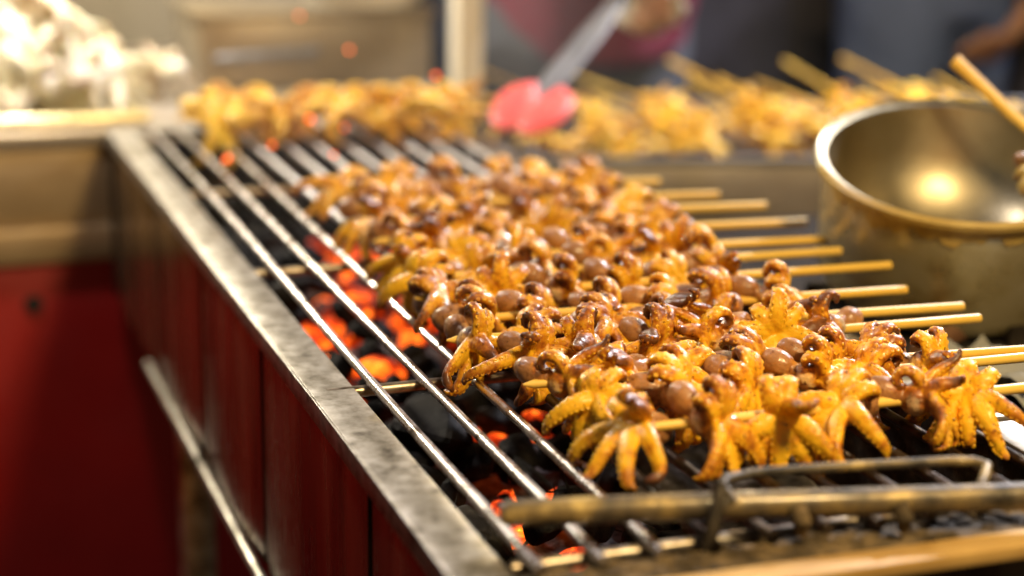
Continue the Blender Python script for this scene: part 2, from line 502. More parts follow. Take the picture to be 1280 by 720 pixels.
# rim flanges (folded sheet with a small downturned lip)
part('left_rim', M['flange'], MB().box(0, .0265, .0, GL, -.006, -.0035), bevel=.0006)
part('left_rim_lip', M['flange'], MB().box(-.0018, -.0002, .0, GL, -.016, -.0032), bevel=.0006)
part('right_rim', M['flange'], MB().box(.3405, GW, .0, GL, -.006, -.0035), bevel=.0006)
part('back_rim', M['flange'], MB().box(.0, GW, GL + .0005, GL + .022, -.0065, -.004), bevel=.0006)
part('front_ledge', M['crust'], MB().box(.0, GW, -.026, -.0005, -.0075, -.004), bevel=.001)
# crust lumps on the front ledge are one uncountable layer
cr = MB()
for i in range(150):
    x, y = rnd.uniform(.02, .36), rnd.uniform(-.024, .0)
    s = rnd.uniform(.0012, .0035)
    cr.ball((x, y, -.004), (s * rnd.uniform(1, 2), s, s * .7), 6, 4)
tag(part('baked_crust', M['crust'], cr), 'lumpy grey baked crust on the front ledge', kind='stuff')
fs = part('front_edge_strip', M['brass'], MB().box(-.004, GW + .012, -.0400, -.0225, -.010, -.0025), rot=(0, 0, math.radians(-1.2)), bevel=.0015)
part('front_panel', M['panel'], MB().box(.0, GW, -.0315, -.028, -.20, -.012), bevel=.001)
# side panels: four overlapping sheets on the near long side, one on the other
seams = [(-.026, .148), (.158, .416), (.426, .638), (.648, .884), (.892, GL)]
for i, (y0, y1) in enumerate(seams):
    p = MB()
    n = 10
    for j in range(n):      # gently bowed sheet
        ya, yb = y0 + (y1 - y0) * j / n, y0 + (y1 - y0) * (j + 1) / n
        da, db = (-.0035 * math.sin(PI * j / n), -.0035 * math.sin(PI * (j + 1) / n))
        p.add([(.003 + da, ya, -.178), (.003 + db, yb, -.178), (.003 + db, yb, -.0066), (.003 + da, ya, -.0066),
               (.006 + da, ya, -.178), (.006 + db, yb, -.178), (.006 + db, yb, -.0066), (.006 + da, ya, -.0066)],
              [(0, 3, 2, 1), (4, 5, 6, 7), (0, 1, 5, 4), (3, 7, 6, 2)] + ([(0, 4, 7, 3)] if j == 0 else []) + ([(1, 2, 6, 5)] if j == n - 1 else []))
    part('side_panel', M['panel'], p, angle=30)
part('inner_liner', M['soot'], MB().box(.012, .0255, .0, GL, -.16, -.0066))
part('far_side_panel', M['soot'], MB().box(.342, .360, .0, GL, -.178, -.0066))
part('back_panel', M['soot'], MB().box(.0, GW, GL + .001, GL + .015, -.178, -.0066))
part('floor_plate', M['soot'], MB().box(.006, .342, .0, GL, -.178, -.165))
for (y0, y1) in ((.395, .628), (.640, .90), (.03, .385)):
    part('bottom_rail', M['flange'], MB().tube([(-.004, y0, -.180), (-.004, y1, -.180)], .0042, 10))
for (x, y) in ((.02, .80), (.33, .80), (.02, .06), (.33, .06)):
    part('leg', M['rod'], MB().box(x - .014, x + .014, y - .014, y + .014, GZ, -.1785), bevel=.002)
# ash bed
ab = MB(); nx, ny = 22, 60
vs = [(.0258 + (.3415 - .0258) * i / nx, GL * j / ny, -.105 + rnd.uniform(-.006, .008)) for j in range(ny + 1) for i in range(nx + 1)]
ab.add(vs, [(j * (nx + 1) + i, j * (nx + 1) + i + 1, (j + 1) * (nx + 1) + i + 1, (j + 1) * (nx + 1) + i) for j in range(ny) for i in range(nx)])
tag(part('ash_bed', M['ash'], ab), 'bed of grey ash under the charcoal', kind='stuff')
# bent steel offcut leaning on the inner wall
part('draught_plate', M['rod'], MB().box(.0, .055, .0, .12, -.001, .001), loc=(.027, .19, -.048), rot=(.05, .45, .25))

# ------------------------------------------------------------------ grate
grate = tag(empty('grill_grate', (0, 0, 0)), 'grate of long shiny steel bars welded over thicker cross rods', 'grate')
for k in range(11):
    x = .0385 + .0287 * k
    pts = []
    a1, a2, p1, p2 = rnd.uniform(-.0012, .0012), rnd.uniform(-.0008, .0008), rnd.uniform(0, 6), rnd.uniform(0, 6)
    if k == 0: a1 = .0022; p1 = 3.6
    for i in range(41):
        y = -.006 + (GL - .0) * i / 40
        pts.append((x + a1 * math.sin(y * 5.2 + p1), y, .0 + a2 * math.sin(y * 7 + p2) - .0004))
    MB().tube(pts, .0029, 12).build('bar', M['bar'] if k < 3 else M['barsoot'], grate)
for y, x0 in ((.012, .030), (.273, .0105), (.552, .014), (.829, .0118), (1.09, .02)):
    MB().tube([(x0, y, -.0064), (x0 + .1, y + .0006, -.0066), (.25, y - .0006, -.0066), (.352, y, -.0064)], .0035, 12).build('cross_rod', M['rod'], grate)

# lifting bar with a bent rod handle across the front of the grate
lift = tag(empty('grate_lifter', (.032, .032, .0125)), 'greasy iron tube with bent rod handle lying across the grate front', 'grate lifter')
LV = Vector((.274 - .032, -.024 - .032, .0)).normalized()
def lp(s, up=0, off=0): return LV * s + Vector((0, 0, up)) + Vector((-LV.y, LV.x, 0)) * off
MB().tube([lp(0), lp(.004), lp(.10, .0003), lp(.20, -.0002), lp(.34)], [.0048, .0062, .0066, .0067, .0064], 16).build('tube', M['greasy'], lift)
MB().tube([lp(.108, .004, -.006), lp(.104, .0095, .002), lp(.108, .0096, .010), lp(.125, .0090, .018), lp(.17, .0086, .023), lp(.224, .0082, .027),
           lp(.236, .0080, .026), lp(.2405, .0075, .021), lp(.236, .006, .012), lp(.231, .004, .004)], .0025, 12).build('handle', M['greasy'], lift)
MB().tube([lp(.104, .0095, .002), lp(.099, .0, -.008), lp(.096, -.012, -.012), lp(.094, -.019, -.0125)], .0034, 10).build('hook', M['soot'], lift)
for s in (.138, .187):
    MB().tube([lp(s, .0, -.0065), lp(s + .002, -.0052, -.0115), lp(s + .002, -.0112, -.0095)], [.0046, .0042, .003], 10).build('weld_lug', M['crust'], lift)

# ------------------------------------------------------------------ charcoal
LUMP = []
for i in range(8):
    bm = bmesh.new()
    r = random.Random(300 + i)
    el = r.uniform(.9, 1.9)
    for j in range(22):
        d = Vector((r.gauss(0, 1), r.gauss(0, 1), r.gauss(0, 1))).normalized() * r.uniform(.8, 1.05)
        bm.verts.new((d.x * .017 * el, d.y * .015, d.z * .0125))
    bmesh.ops.convex_hull(bm, input=bm.verts)
    bmesh.ops.bevel(bm, geom=bm.edges[:], offset=.0012, segments=1, affect='EDGES')
    me = bpy.data.meshes.new('charcoal_lump'); bm.to_mesh(me); bm.free()
    me.materials.append(M['coal'])
    LUMP.append(me)
hot_c = [(.178, .85, .04), (.087, .60, .030), (.16, .70, .038), (.175, .60, .035), (.100, .52, .02), (.107, .400, .022), (.145, .365, .026), (.135, .265, .016), (.10, .232, .014), (.12, .15, .014), (.2, .1, .02)]
def hotness(x, y):
    return max(math.exp(-((x - a) ** 2 + (y - b_) ** 2) / (2 * r * r)) for a, b_, r in hot_c)
def lump(x, y, z, s, m, lab, grp, k=None):
    o = bpy.data.objects.new('charcoal_lump', LUMP[rnd.randrange(8) if k is None else k])
    col.objects.link(o)
    o.location = (x, y, z)
    o.rotation_euler = (rnd.uniform(-.6, .6), rnd.uniform(-.5, .5), rnd.uniform(0, 6.28))
    o.scale = (s, s, s)
    o.material_slots[0].link = 'OBJECT'; o.material_slots[0].material = m
    tag(o, lab, 'charcoal', grp)
y = .03
while y < 1.11:
    x = .042 + rnd.uniform(0, .012)
    while x < .335:
        seen = x < .20 or y < .12 or y > .60
        if seen:
            h = hotness(x, y) + rnd.uniform(-.2, .2)
            s = rnd.uniform(.75, 1.15)
            z = -.088 + rnd.uniform(-.004, .012)
            if h > .58: lump(x, y, z, s, M['coalhot'], 'charcoal lump glowing bright orange under the grate', 'glowing charcoal lumps')
            elif h > .33: lump(x, y, z + .004, s, M['coalwarm'], 'black charcoal lump smouldering red at the edges', 'smouldering charcoal lumps')
            else: lump(x, y, z + .006, s * 1.05, M['coal'], 'dull black charcoal lump under the grate', 'black charcoal lumps')
        x += rnd.uniform(.030, .040)
    y += .033
# large dark pieces near the top of the fire
for (x, y, z, s, k) in ((.095, .335, -.062, 1.9, 2), (.075, .665, -.060, 1.5, 4), (.070, .50, -.070, 1.25, 5), (.070, .175, -.066, 1.35, 1), (.12, .80, -.066, 1.6, 3), (.10, .09, -.075, 1.5, 6)):
    lump(x, y, z, s, M['coal'], 'large black charcoal chunk lying on top of the fire', 'large charcoal chunks', k)

# ------------------------------------------------------------------ octopus skewers on the grate
ST = {}
def stick_mesh(L):
    key = round(L, 3)
    if key not in ST:
        ST[key] = MB().tube([(0, 0, 0), (.006, 0, 0), (L * .5, 0, .0003), (L - .001, 0, 0), (L, 0, 0)], [.0006, .0026, .0030, .0031, .0027], 9).mesh('stick', True, 40)
        ST[key].materials.append(M['bamboo'])
    return ST[key]

ORD = ['first one beside the lifting bar', 'second from the lifting bar', 'third from the lifting bar', 'fourth from the lifting bar', 'fifth from the lifting bar',
       'sixth from the lifting bar', 'seventh from the lifting bar', 'eighth from the lifting bar', 'ninth from the lifting bar', 'tenth from the lifting bar',
       'eleventh from the lifting bar', 'twelfth from the lifting bar', 'thirteenth from the lifting bar']
# tip (x, y), stick end (x, y), first octopus x offset, number
PICK = [(12, 8, 9, 2, 4, 16), (6, 11, 13, 8, 0, 9), (4, 12, 16, 5, 8, 2)]
ROWS = [
    (.110, .090, .425, .083, 6), (.114, .142, .425, .134, 6), (.096, .176, .405, .146, 6), (.100, .226, .4028, .212, 6),
    (.082, .268, .4094, .240, 6), (.098, .304, .3944, .283, 6), (.088, .352, .4154, .3365, 6), (.096, .398, .4025, .382, 6),
    (.098, .450, .4131, .420, 6), (.104, .508, .4261, .474, 6), (.112, .566, .4222, .531, 6), (.118, .622, .405, .580, 6), (.120, .690, .38, .640, 6)]
for i, (x0, y0, x1, y1, n) in enumerate(ROWS):
    x1 += .010
    d = Vector((x1 - x0, y1 - y0, 0)); L = d.length
    z = .0225 + rnd.uniform(-.001, .002)
    t = tag(empty('octopus_skewer', (x0, y0, z), (0, 0, math.atan2(d.y, d.x))),
            'grilled baby octopus skewer on the grate, ' + ORD[i], 'skewer', 'octopus skewers on the grate')
    link_mesh('stick', stick_mesh(L), None, t)
    for j in range(n):
        k = PICK[i][j] if i < len(PICK) else rnd.choice((0, 2, 4, 5, 6, 7, 8, 9, 11, 12, 13, 14, 15, 16, 17, 4, 8, 9, 12))
        px = (.016 + .0388 * j) + rnd.uniform(-.004, .004)
        octo(t, 'octopus', k, M['browned'] if rnd.random() < (.12 if i < 2 else .55) else M['cooked'], (px, rnd.uniform(-.003, .003), rnd.uniform(-.001, .002)),
             (rnd.uniform(-.15, .15), rnd.uniform(-.12, .12), rnd.uniform(-.55, .55)), (rnd.choice((1, 1, 1, -1)) * rnd.uniform(.98, 1.14), rnd.uniform(1.0, 1.14), rnd.uniform(1.0, 1.12)))

# skewers at the far end of the grate
for i, (x0, y0, x1, y1, lab) in enumerate(((.05, 1.03, .46, .985, 'golden octopus skewer lying across the far end of the grate'),
                                          (.07, 1.085, .47, 1.05, 'golden octopus skewer between the grate end and the steel box'))):
    d = Vector((x1 - x0, y1 - y0, 0))
    t = tag(empty('octopus_skewer', (x0, y0, .026), (0, 0, math.atan2(d.y, d.x))), lab, 'skewer', 'skewers at the far end of the grate')
    link_mesh('stick', stick_mesh(d.length), None, t)
    for j in range(6):
        octo(t, 'octopus', i * 5 + j * 3 + 2, M['golden'], (.03 + .048 * j, 0, .0), (rnd.uniform(-.8, .8), 0, rnd.choice((0, PI, 1.2))), (1.35, 1.35, 1.05))

# ------------------------------------------------------------------ counter with raw octopus
cnt = tag(empty('steel_counter', (0, 1.15, GZ)), 'steel counter with red lower panel behind the grill', 'counter')
CZ = -GZ
def cp(name, m, mbx, **k): return mbx.build(name, m, cnt, **k)
cp('worktop', M['steel'], MB().box(-1.3, .42, .005, .62, CZ - .022, CZ - .004), bevel=.003)
cp('fascia', M['tansteel'], MB().box(-1.3, .42, .012, .03, CZ - .104, CZ - .0225), bevel=.002)
cp('ledge', M['tansteel'], MB().box(-1.3, .42, .0, .05, CZ - .142, CZ - .1045), bevel=.004)
rp = cp('red_panel', M['red'], MB().box(-1.3, .42, .014, .03, .03, CZ - .1425), bevel=.002)
hl = MB().lathe([(.0095, 0), (.0095, .004), (.004, .0045)], 20)
hl.build('bolt_hole', M['black'], rp, loc=(-.083, .0135, CZ - .187), rot=(PI / 2, 0, 0))
for x in (-1.28, .39): cp('leg', M['rod'], MB().box(x - .02, x + .02, .55, .59, 0, CZ - .0225))

tray = tag(empty('raw_tray', (-.13, 1.34, CZ + GZ - .004)), 'shallow steel tray under the pile of raw octopus', 'tray')
MB().box(-.24, .175, -.165, .15, .0, .003).build('tray_base', M['potsteel'], tray)
MB().tube([(-.24, -.165, .008), (.175, -.165, .008), (.175, .15, .008), (-.24, .15, .008), (-.24, -.165, .008)], .005, 8).build('tray_rim', M['potsteel'], tray)
pile = []
for lay, (zz, spread, cnt_) in enumerate(((.03, 1.0, 11), (.065, .72, 8), (.098, .42, 5))):
    for i in range(cnt_):
        a = 2 * PI * i / cnt_ + lay
        pile.append((-.105 + .125 * spread * math.cos(a), 1.325 + .10 * spread * math.sin(a), zz))
for (x, y, z) in pile:
    o = octo(None, 'raw_octopus', rnd.randrange(14), M['raw'], (x, y, z), (rnd.uniform(-.3, .3), rnd.uniform(-.3, .3), rnd.uniform(0, 6.3)), rnd.uniform(1.6, 2.1))
    tag(o, 'pale raw octopus heaped on the steel tray', 'octopus', 'raw octopus heap')
o = octo(None, 'raw_octopus', 4, M['raw'], (.092, 1.30, .030), (0, 0, 2.2), 1.35)
tag(o, 'single pale raw octopus lying apart beside the tray', 'octopus')

# steel box with bar handle behind the grill, foam box on it
bx = tag(empty('steel_box', (.275, 1.36, -.004)), 'steel food box with bar handle standing behind the grill', 'food box')
MB().box(-.14, .14, .0, .18, .0, .083).build('body', M['boxsteel'], bx, bevel=.004)
MB().box(-.146, .146, -.006, .186, .0835, .092).build('lid', M['boxsteel'], bx, bevel=.002)
MB().tube([(-.12, -.0, .040), (-.12, -.018, .042), (-.115, -.022, .043), (-.01, -.022, .046), (-.005, -.018, .046), (-.005, .0, .046)], .0045, 10).build('handle', M['toolsteel'], bx)
fb = tag(empty('foam_tray', (.345, 1.42, .0885)), 'white foam tray on the lid of the steel box', 'tray')
MB().lathe([(.066, 0), (.09, .03), (.094, .031), (.094, .034), (.087, .033), (.064, .004), (.0, .004)], 28).build('bowl', M['white'], fb)

post = tag(empty('stall_post', (.4395, 1.3, GZ)), 'cream metal post of the stall beside the steel box', 'post')
MB().box(-.016, .016, -.016, .016, .006, 2.3).build('shaft', M['cream'], post, bevel=.003)
MB().box(-.04, .04, -.04, .04, 0, .0055).build('base_plate', M['rod'], post)

wl = tag(empty('stall_wall', (-.4, 2.0, GZ)), 'cream sheet wall closing the stall behind the counter', 'wall')
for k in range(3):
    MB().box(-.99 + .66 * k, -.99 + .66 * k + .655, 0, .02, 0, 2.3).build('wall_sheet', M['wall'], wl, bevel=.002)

# ------------------------------------------------------------------ side shelf with the pot
SZ = -.036
sh = tag(empty('side_shelf', (.60, .30, GZ)), 'dark sooty shelf beside the grill carrying the pot', 'shelf')
MB().box(-.215, .45, -.36, .42, SZ - GZ - .02, SZ - GZ).build('top', M['dark'], sh, bevel=.003)
for x, y in ((-.19, -.33), (.42, -.33), (-.19, .39), (.42, .39)):
    MB().box(x - .015, x + .015, y - .015, y + .015, 0, SZ - GZ - .0205).build('leg', M['dark'], sh)

PR = math.radians(15)
pot = tag(empty('cooking_pot', (.520, .411, SZ + .024), (PR, 0, math.radians(-24))), 'round steel pot tilted towards the grill with sauce on its lip', 'pot')
pot.scale = (.965, .965, .965)
MB().lathe([(.0, .0), (.084, .0), (.094, .005), (.099, .016), (.1005, .090), (.1015, .098), (.107, .100), (.1078, .1025), (.1055, .105), (.103, .1035)], 72, cap=False).build('body', M['potsteel'], pot)
MB().lathe([(.1030, .1033), (.0985, .1020), (.096, .094), (.090, .066), (.077, .040), (.052, .021), (.025, .014), (.0, .013)], 72, cap=False).build('inner_bowl', M['bowlsteel'], pot)
MB().tube([(.1, .03, .078), (.118, .026, .080), (.118, -.026, .080), (.1, -.03, .078)], .004, 8).build('handle', M['toolsteel'], pot)
# sauce baked onto the lip and the wall just below it, with an uneven lower edge
sp = MB(); na = 90; vs = []
for k in range(na + 1):
    a = -2.95 + 2.35 * k / na
    low = .010 + .003 * math.sin(k * .31) + .002 * math.sin(k * .83 + 1) + .001 * math.sin(k * 1.9)
    fade = min(1, k / 10, (na - k) / 10)
    for rr, zz in ((.1048, .1056), (.1086, .1030), (.1078, .0990), (.1030, .0965), (.1022, .0965 - low * fade * .5), (.1016, .0965 - low * fade)):
        vs.append((rr * math.cos(a), rr * math.sin(a), zz))
sp.add(vs, [(k * 6 + c, (k + 1) * 6 + c, (k + 1) * 6 + c + 1, k * 6 + c + 1) for k in range(na) for c in range(5)])
tag(sp.build('sauce_smear', M['sauce'], pot), kind='stuff')
stn = tag(empty('pot_stand', (.520, .414, SZ)), 'dark iron ring stand under the tilted pot', 'stand')
MB().lathe([(.062, .0), (.070, .0), (.070, .018), (.062, .018), (.062, .0)], 40, cap=False).build('ring', M['soot'], stn)
for a in (.5, 2.6, 4.7):
    MB().box(.068, .1, -.006, .006, 0, .014).build('foot', M['soot'], stn, rot=(0, 0, a))
for (dx, dy, dz, k, s) in ((.010, -.100, .100, 3, .85), (.034, -.095, .104, 6, .9), (.022, -.080, .094, 8, .85)):
    o = octo(None, 'octopus', k, M['sauced'], (.516 + dx, .412 + dy, SZ + .027 + dz), (rnd.uniform(-.3, .3), .2, rnd.uniform(0, 6)), s)
    tag(o, 'sauce coated octopus resting on the lip of the tilted pot', 'octopus', 'octopus in the pot')
br = tag(empty('basting_brush', (.60, .34, SZ + .100)), 'wooden basting brush propped on the pot', 'brush')
MB().tube([(0, 0, 0), (-.045, .055, .05), (-.073, .09, .085)], [.004, .0045, .0055], 10).build('handle', M['bamboo'], br)
MB().tube([(0, 0, 0), (.012, -.012, -.014), (.024, -.024, -.030)], [.005, .009, .011], 12, squash=.5).build('bristles', M['bristle'], br)

wr = tag(empty('wooden_rod', (.43, .305, SZ + .007)), 'brown wooden rod lying on the dark shelf by the pot', 'rod')
MB().tube([(0, 0, 0), (.004, .0023, 0), (.12, .069, 0), (.26, .149, 0)], [.005, .0075, .008, .008], 10).build('shaft', M['wood'], wr)
cl = MB(); n = 14
vs = []
for j in range(n + 1):
    for i in range(n + 1):
        u, v = i / n, j / n
        vs.append((u * .07, v * .09, .012 + .006 * math.sin(u * 9 + v * 4) + .004 * math.sin(v * 13)))
cl.add(vs, [(j * (n + 1) + i, j * (n + 1) + i + 1, (j + 1) * (n + 1) + i + 1, (j + 1) * (n + 1) + i) for j in range(n) for i in range(n)])
cl.add([(x, y, z - .010) for x, y, z in vs], [(j * (n + 1) + i, (j + 1) * (n + 1) + i, (j + 1) * (n + 1) + i + 1, j * (n + 1) + i + 1) for j in range(n) for i in range(n)])
tag(cl.build('folded_cloth', M['cloth'], None, (.440, .195, SZ - .0005), (0, 0, .3)), 'crumpled white cloth on the dark shelf by the grill', 'cloth')

# ------------------------------------------------------------------ basin with golden skewers
TZ = -.165
tb = tag(empty('side_table', (.455, 1.10, GZ), (0, 0, math.radians(-15))), 'dark low table under the steel trough', 'table')
MB().box(-.03, .80, -.03, .44, TZ - GZ - .02, TZ - GZ).build('top', M['dark'], tb, bevel=.003)
for x, y in ((0, 0), (.77, 0), (0, .41), (.77, .41)):
    MB().box(x - .015, x + .015, y - .015, y + .015, 0, TZ - GZ - .0205).build('leg', M['dark'], tb)
tro = tag(empty('steel_trough', (.455, 1.10, TZ), (0, 0, math.radians(-15))), 'long plain steel trough under the row of golden skewers', 'trough')
MB().box(0, .75, 0, .004, 0, .112).build('front_wall', M['steel'], tro, bevel=.001)
MB().box(0, .75, .376, .380, 0, .112).build('back_wall', M['steel'], tro, bevel=.001)
for x in (0, .746): MB().box(x, x + .004, .0045, .3755, 0, .112).build('end_wall', M['steel'], tro)
MB().tube([(0, 0, .113), (.75, 0, .113), (.75, .38, .113), (0, .38, .113), (0, 0, .113)], .005, 10).build('rolled_rim', M['toolsteel'], tro)
MB().box(.0045, .7455, .0045, .3755, .095, .098).build('rack_plate', M['rod'], tro)
tm = tro.matrix_basis.copy()
tm = Matrix.Translation(tro.location) @ Matrix.Rotation(math.radians(-15), 4, 'Z')
for i in range(13):
    lay = i >= 8
    u = (.045 + .082 * i) if not lay else (.11 + .105 * (i - 8))
    p = tm @ Vector((u, .035 + rnd.uniform(0, .03) + (.03 if lay else 0), .114 + (.020 if lay else 0)))
    t = tag(empty('octopus_skewer', p, (rnd.uniform(-.3, .3), -.10 + rnd.uniform(-.08, .04), math.radians(-15) + PI * .64 + rnd.uniform(-.22, .22))),
            'golden octopus skewer ' + ('lying on top of the row in the steel trough' if lay else 'in the lower row of the steel trough'), 'skewer',
            'upper golden skewers in the trough' if lay else 'lower golden skewers in the trough')
    link_mesh('stick', stick_mesh(.27), None, t)
    for j in range(3):
        octo(t, 'octopus', i * 3 + j * 5, M['golden'], (.012 + .050 * j, 0, 0), (rnd.uniform(-.5, .5), 0, rnd.choice((0, PI, 1.6))), (1.15, 1.1, .85))

# ------------------------------------------------------------------ tongs
tg = tag(empty('tongs', (.380, .919, .040)), 'steel tongs with pink scalloped tips held over the grill', 'tongs')
ta = Vector((.496 - .380, 1.019 - .919, .111 - .040)).normalized()
tn = Vector((.80, -.60, 0)) ; tn = (tn - ta * tn.dot(ta)).normalized()
tu = ta.cross(tn)
for sgn in (-1, 1):
    off = tn * (.0065 * sgn)
    MB().tube([off * 1.0 + ta * .015, off * 1.15 + ta * .06, off * .9 + ta * .14, off * .35 + ta * .22], [.005, .0075, .0085, .006], 10, squash=.5, up=tu).build('arm', M['toolsteel'], tg)
    hm = MB()
    q = Matrix((tn, tu, ta)).transposed()
    hm.ball(tn * (.0175 * sgn) + ta * -.004, (.0225, .009, .039), 18, 12, Quaternion(tu, .16 * sgn).to_matrix() @ q)
    hm.ball(tn * (.0165 * sgn) + ta * .024, (.010, .0075, .016), 12, 8, q)
    link_mesh('tip', fuse(hm, .0016, 'tip', 3), M['pink'], tg)
MB().tube([ta * .21, ta * .232], [.010, .008], 12).build('hinge', M['toolsteel'], tg)

# ------------------------------------------------------------------ sparks
SPK = MB().ball((0, 0, 0), (.0021, .0021, .0032), 8, 6).mesh('spark'); SPK.materials.append(M['spark'])
for (x, y, z) in ((.073, .887, .012), (.113, .88, .024), (.17, .969, .030), (.237, 1.072, .081), (.215, 1.197, .102), (.201, .957, .022), (.288, .94, .072), (.16, .84, .02)):
    o = link_mesh('spark', SPK, None, None, (x, y, z), (rnd.uniform(0, 3), rnd.uniform(0, 3), 0))
    o.scale = (rnd.uniform(.7, 1.2),) * 3
    tag(o, 'tiny orange spark flying above the far end of the grate', 'spark', 'flying sparks')

# ------------------------------------------------------------------ people
def fabric(name, c, v=.25):
    return surf(name, [(.3, tuple(x * (1 - v) for x in c)), (.7, tuple(x * (1 + v) for x in c))], 9, (.75, .9), 0, None, .3, .01, 60)
def skin(name, c):
    m = surf(name, [(.3, tuple(x * .9 for x in c)), (.7, c)], 20, (.45, .6))
    m.node_tree.nodes['Principled BSDF'].inputs['Subsurface Weight'].default_value = .1
    return m
SK = skin('skin', (.46, .25, .15))
HAIR = surf('dark_hair', [(.3, (.008, .006, .005)), (.7, (.02, .015, .012))], 30, (.4, .6), 0, (1, 1, .2))
SHOE = surf('shoe', [(.3, g(.02)), (.7, g(.05))], 10, (.4, .6))
EYE = surf('eye', [(.3, g(.02)), (.7, g(.03))], 10, (.1, .2))

def hand(mb, wr_, dirv, palmn, s=1.0, curl=.35):
    """palm and five separate fingers added to a body"""
    d = Vector(dirv).normalized(); pn = Vector(palmn); pn = (pn - d * pn.dot(d)).normalized(); sd = d.cross(pn)
    q = Matrix((sd, pn, d)).transposed()
    mb.ball(Vector(wr_) + d * .045 * s, (.040 * s, .016 * s, .052 * s), 12, 8, q)
    for k, (o, L) in enumerate(((-.03, .062), (-.010, .074), (.010, .080), (.030, .070))):
        p = Vector(wr_) + d * .085 * s + sd * o * s
        pts = [p]; a = .1
        for j in range(3):
            a += curl
            p = p + (d * math.cos(a) + pn * math.sin(a)) * (L * s / 3); pts.append(p)
        mb.tube(pts, [.0098 * s, .0092 * s, .0085 * s, .0072 * s], 8)
    p = Vector(wr_) + d * .03 * s + sd * .034 * s
    mb.tube([p, p + (sd * .8 + d * .5 + pn * .3) * .032 * s, p + (sd * .9 + d * 1.1 + pn * .7) * .045 * s], [.013 * s, .011 * s, .009 * s], 8)

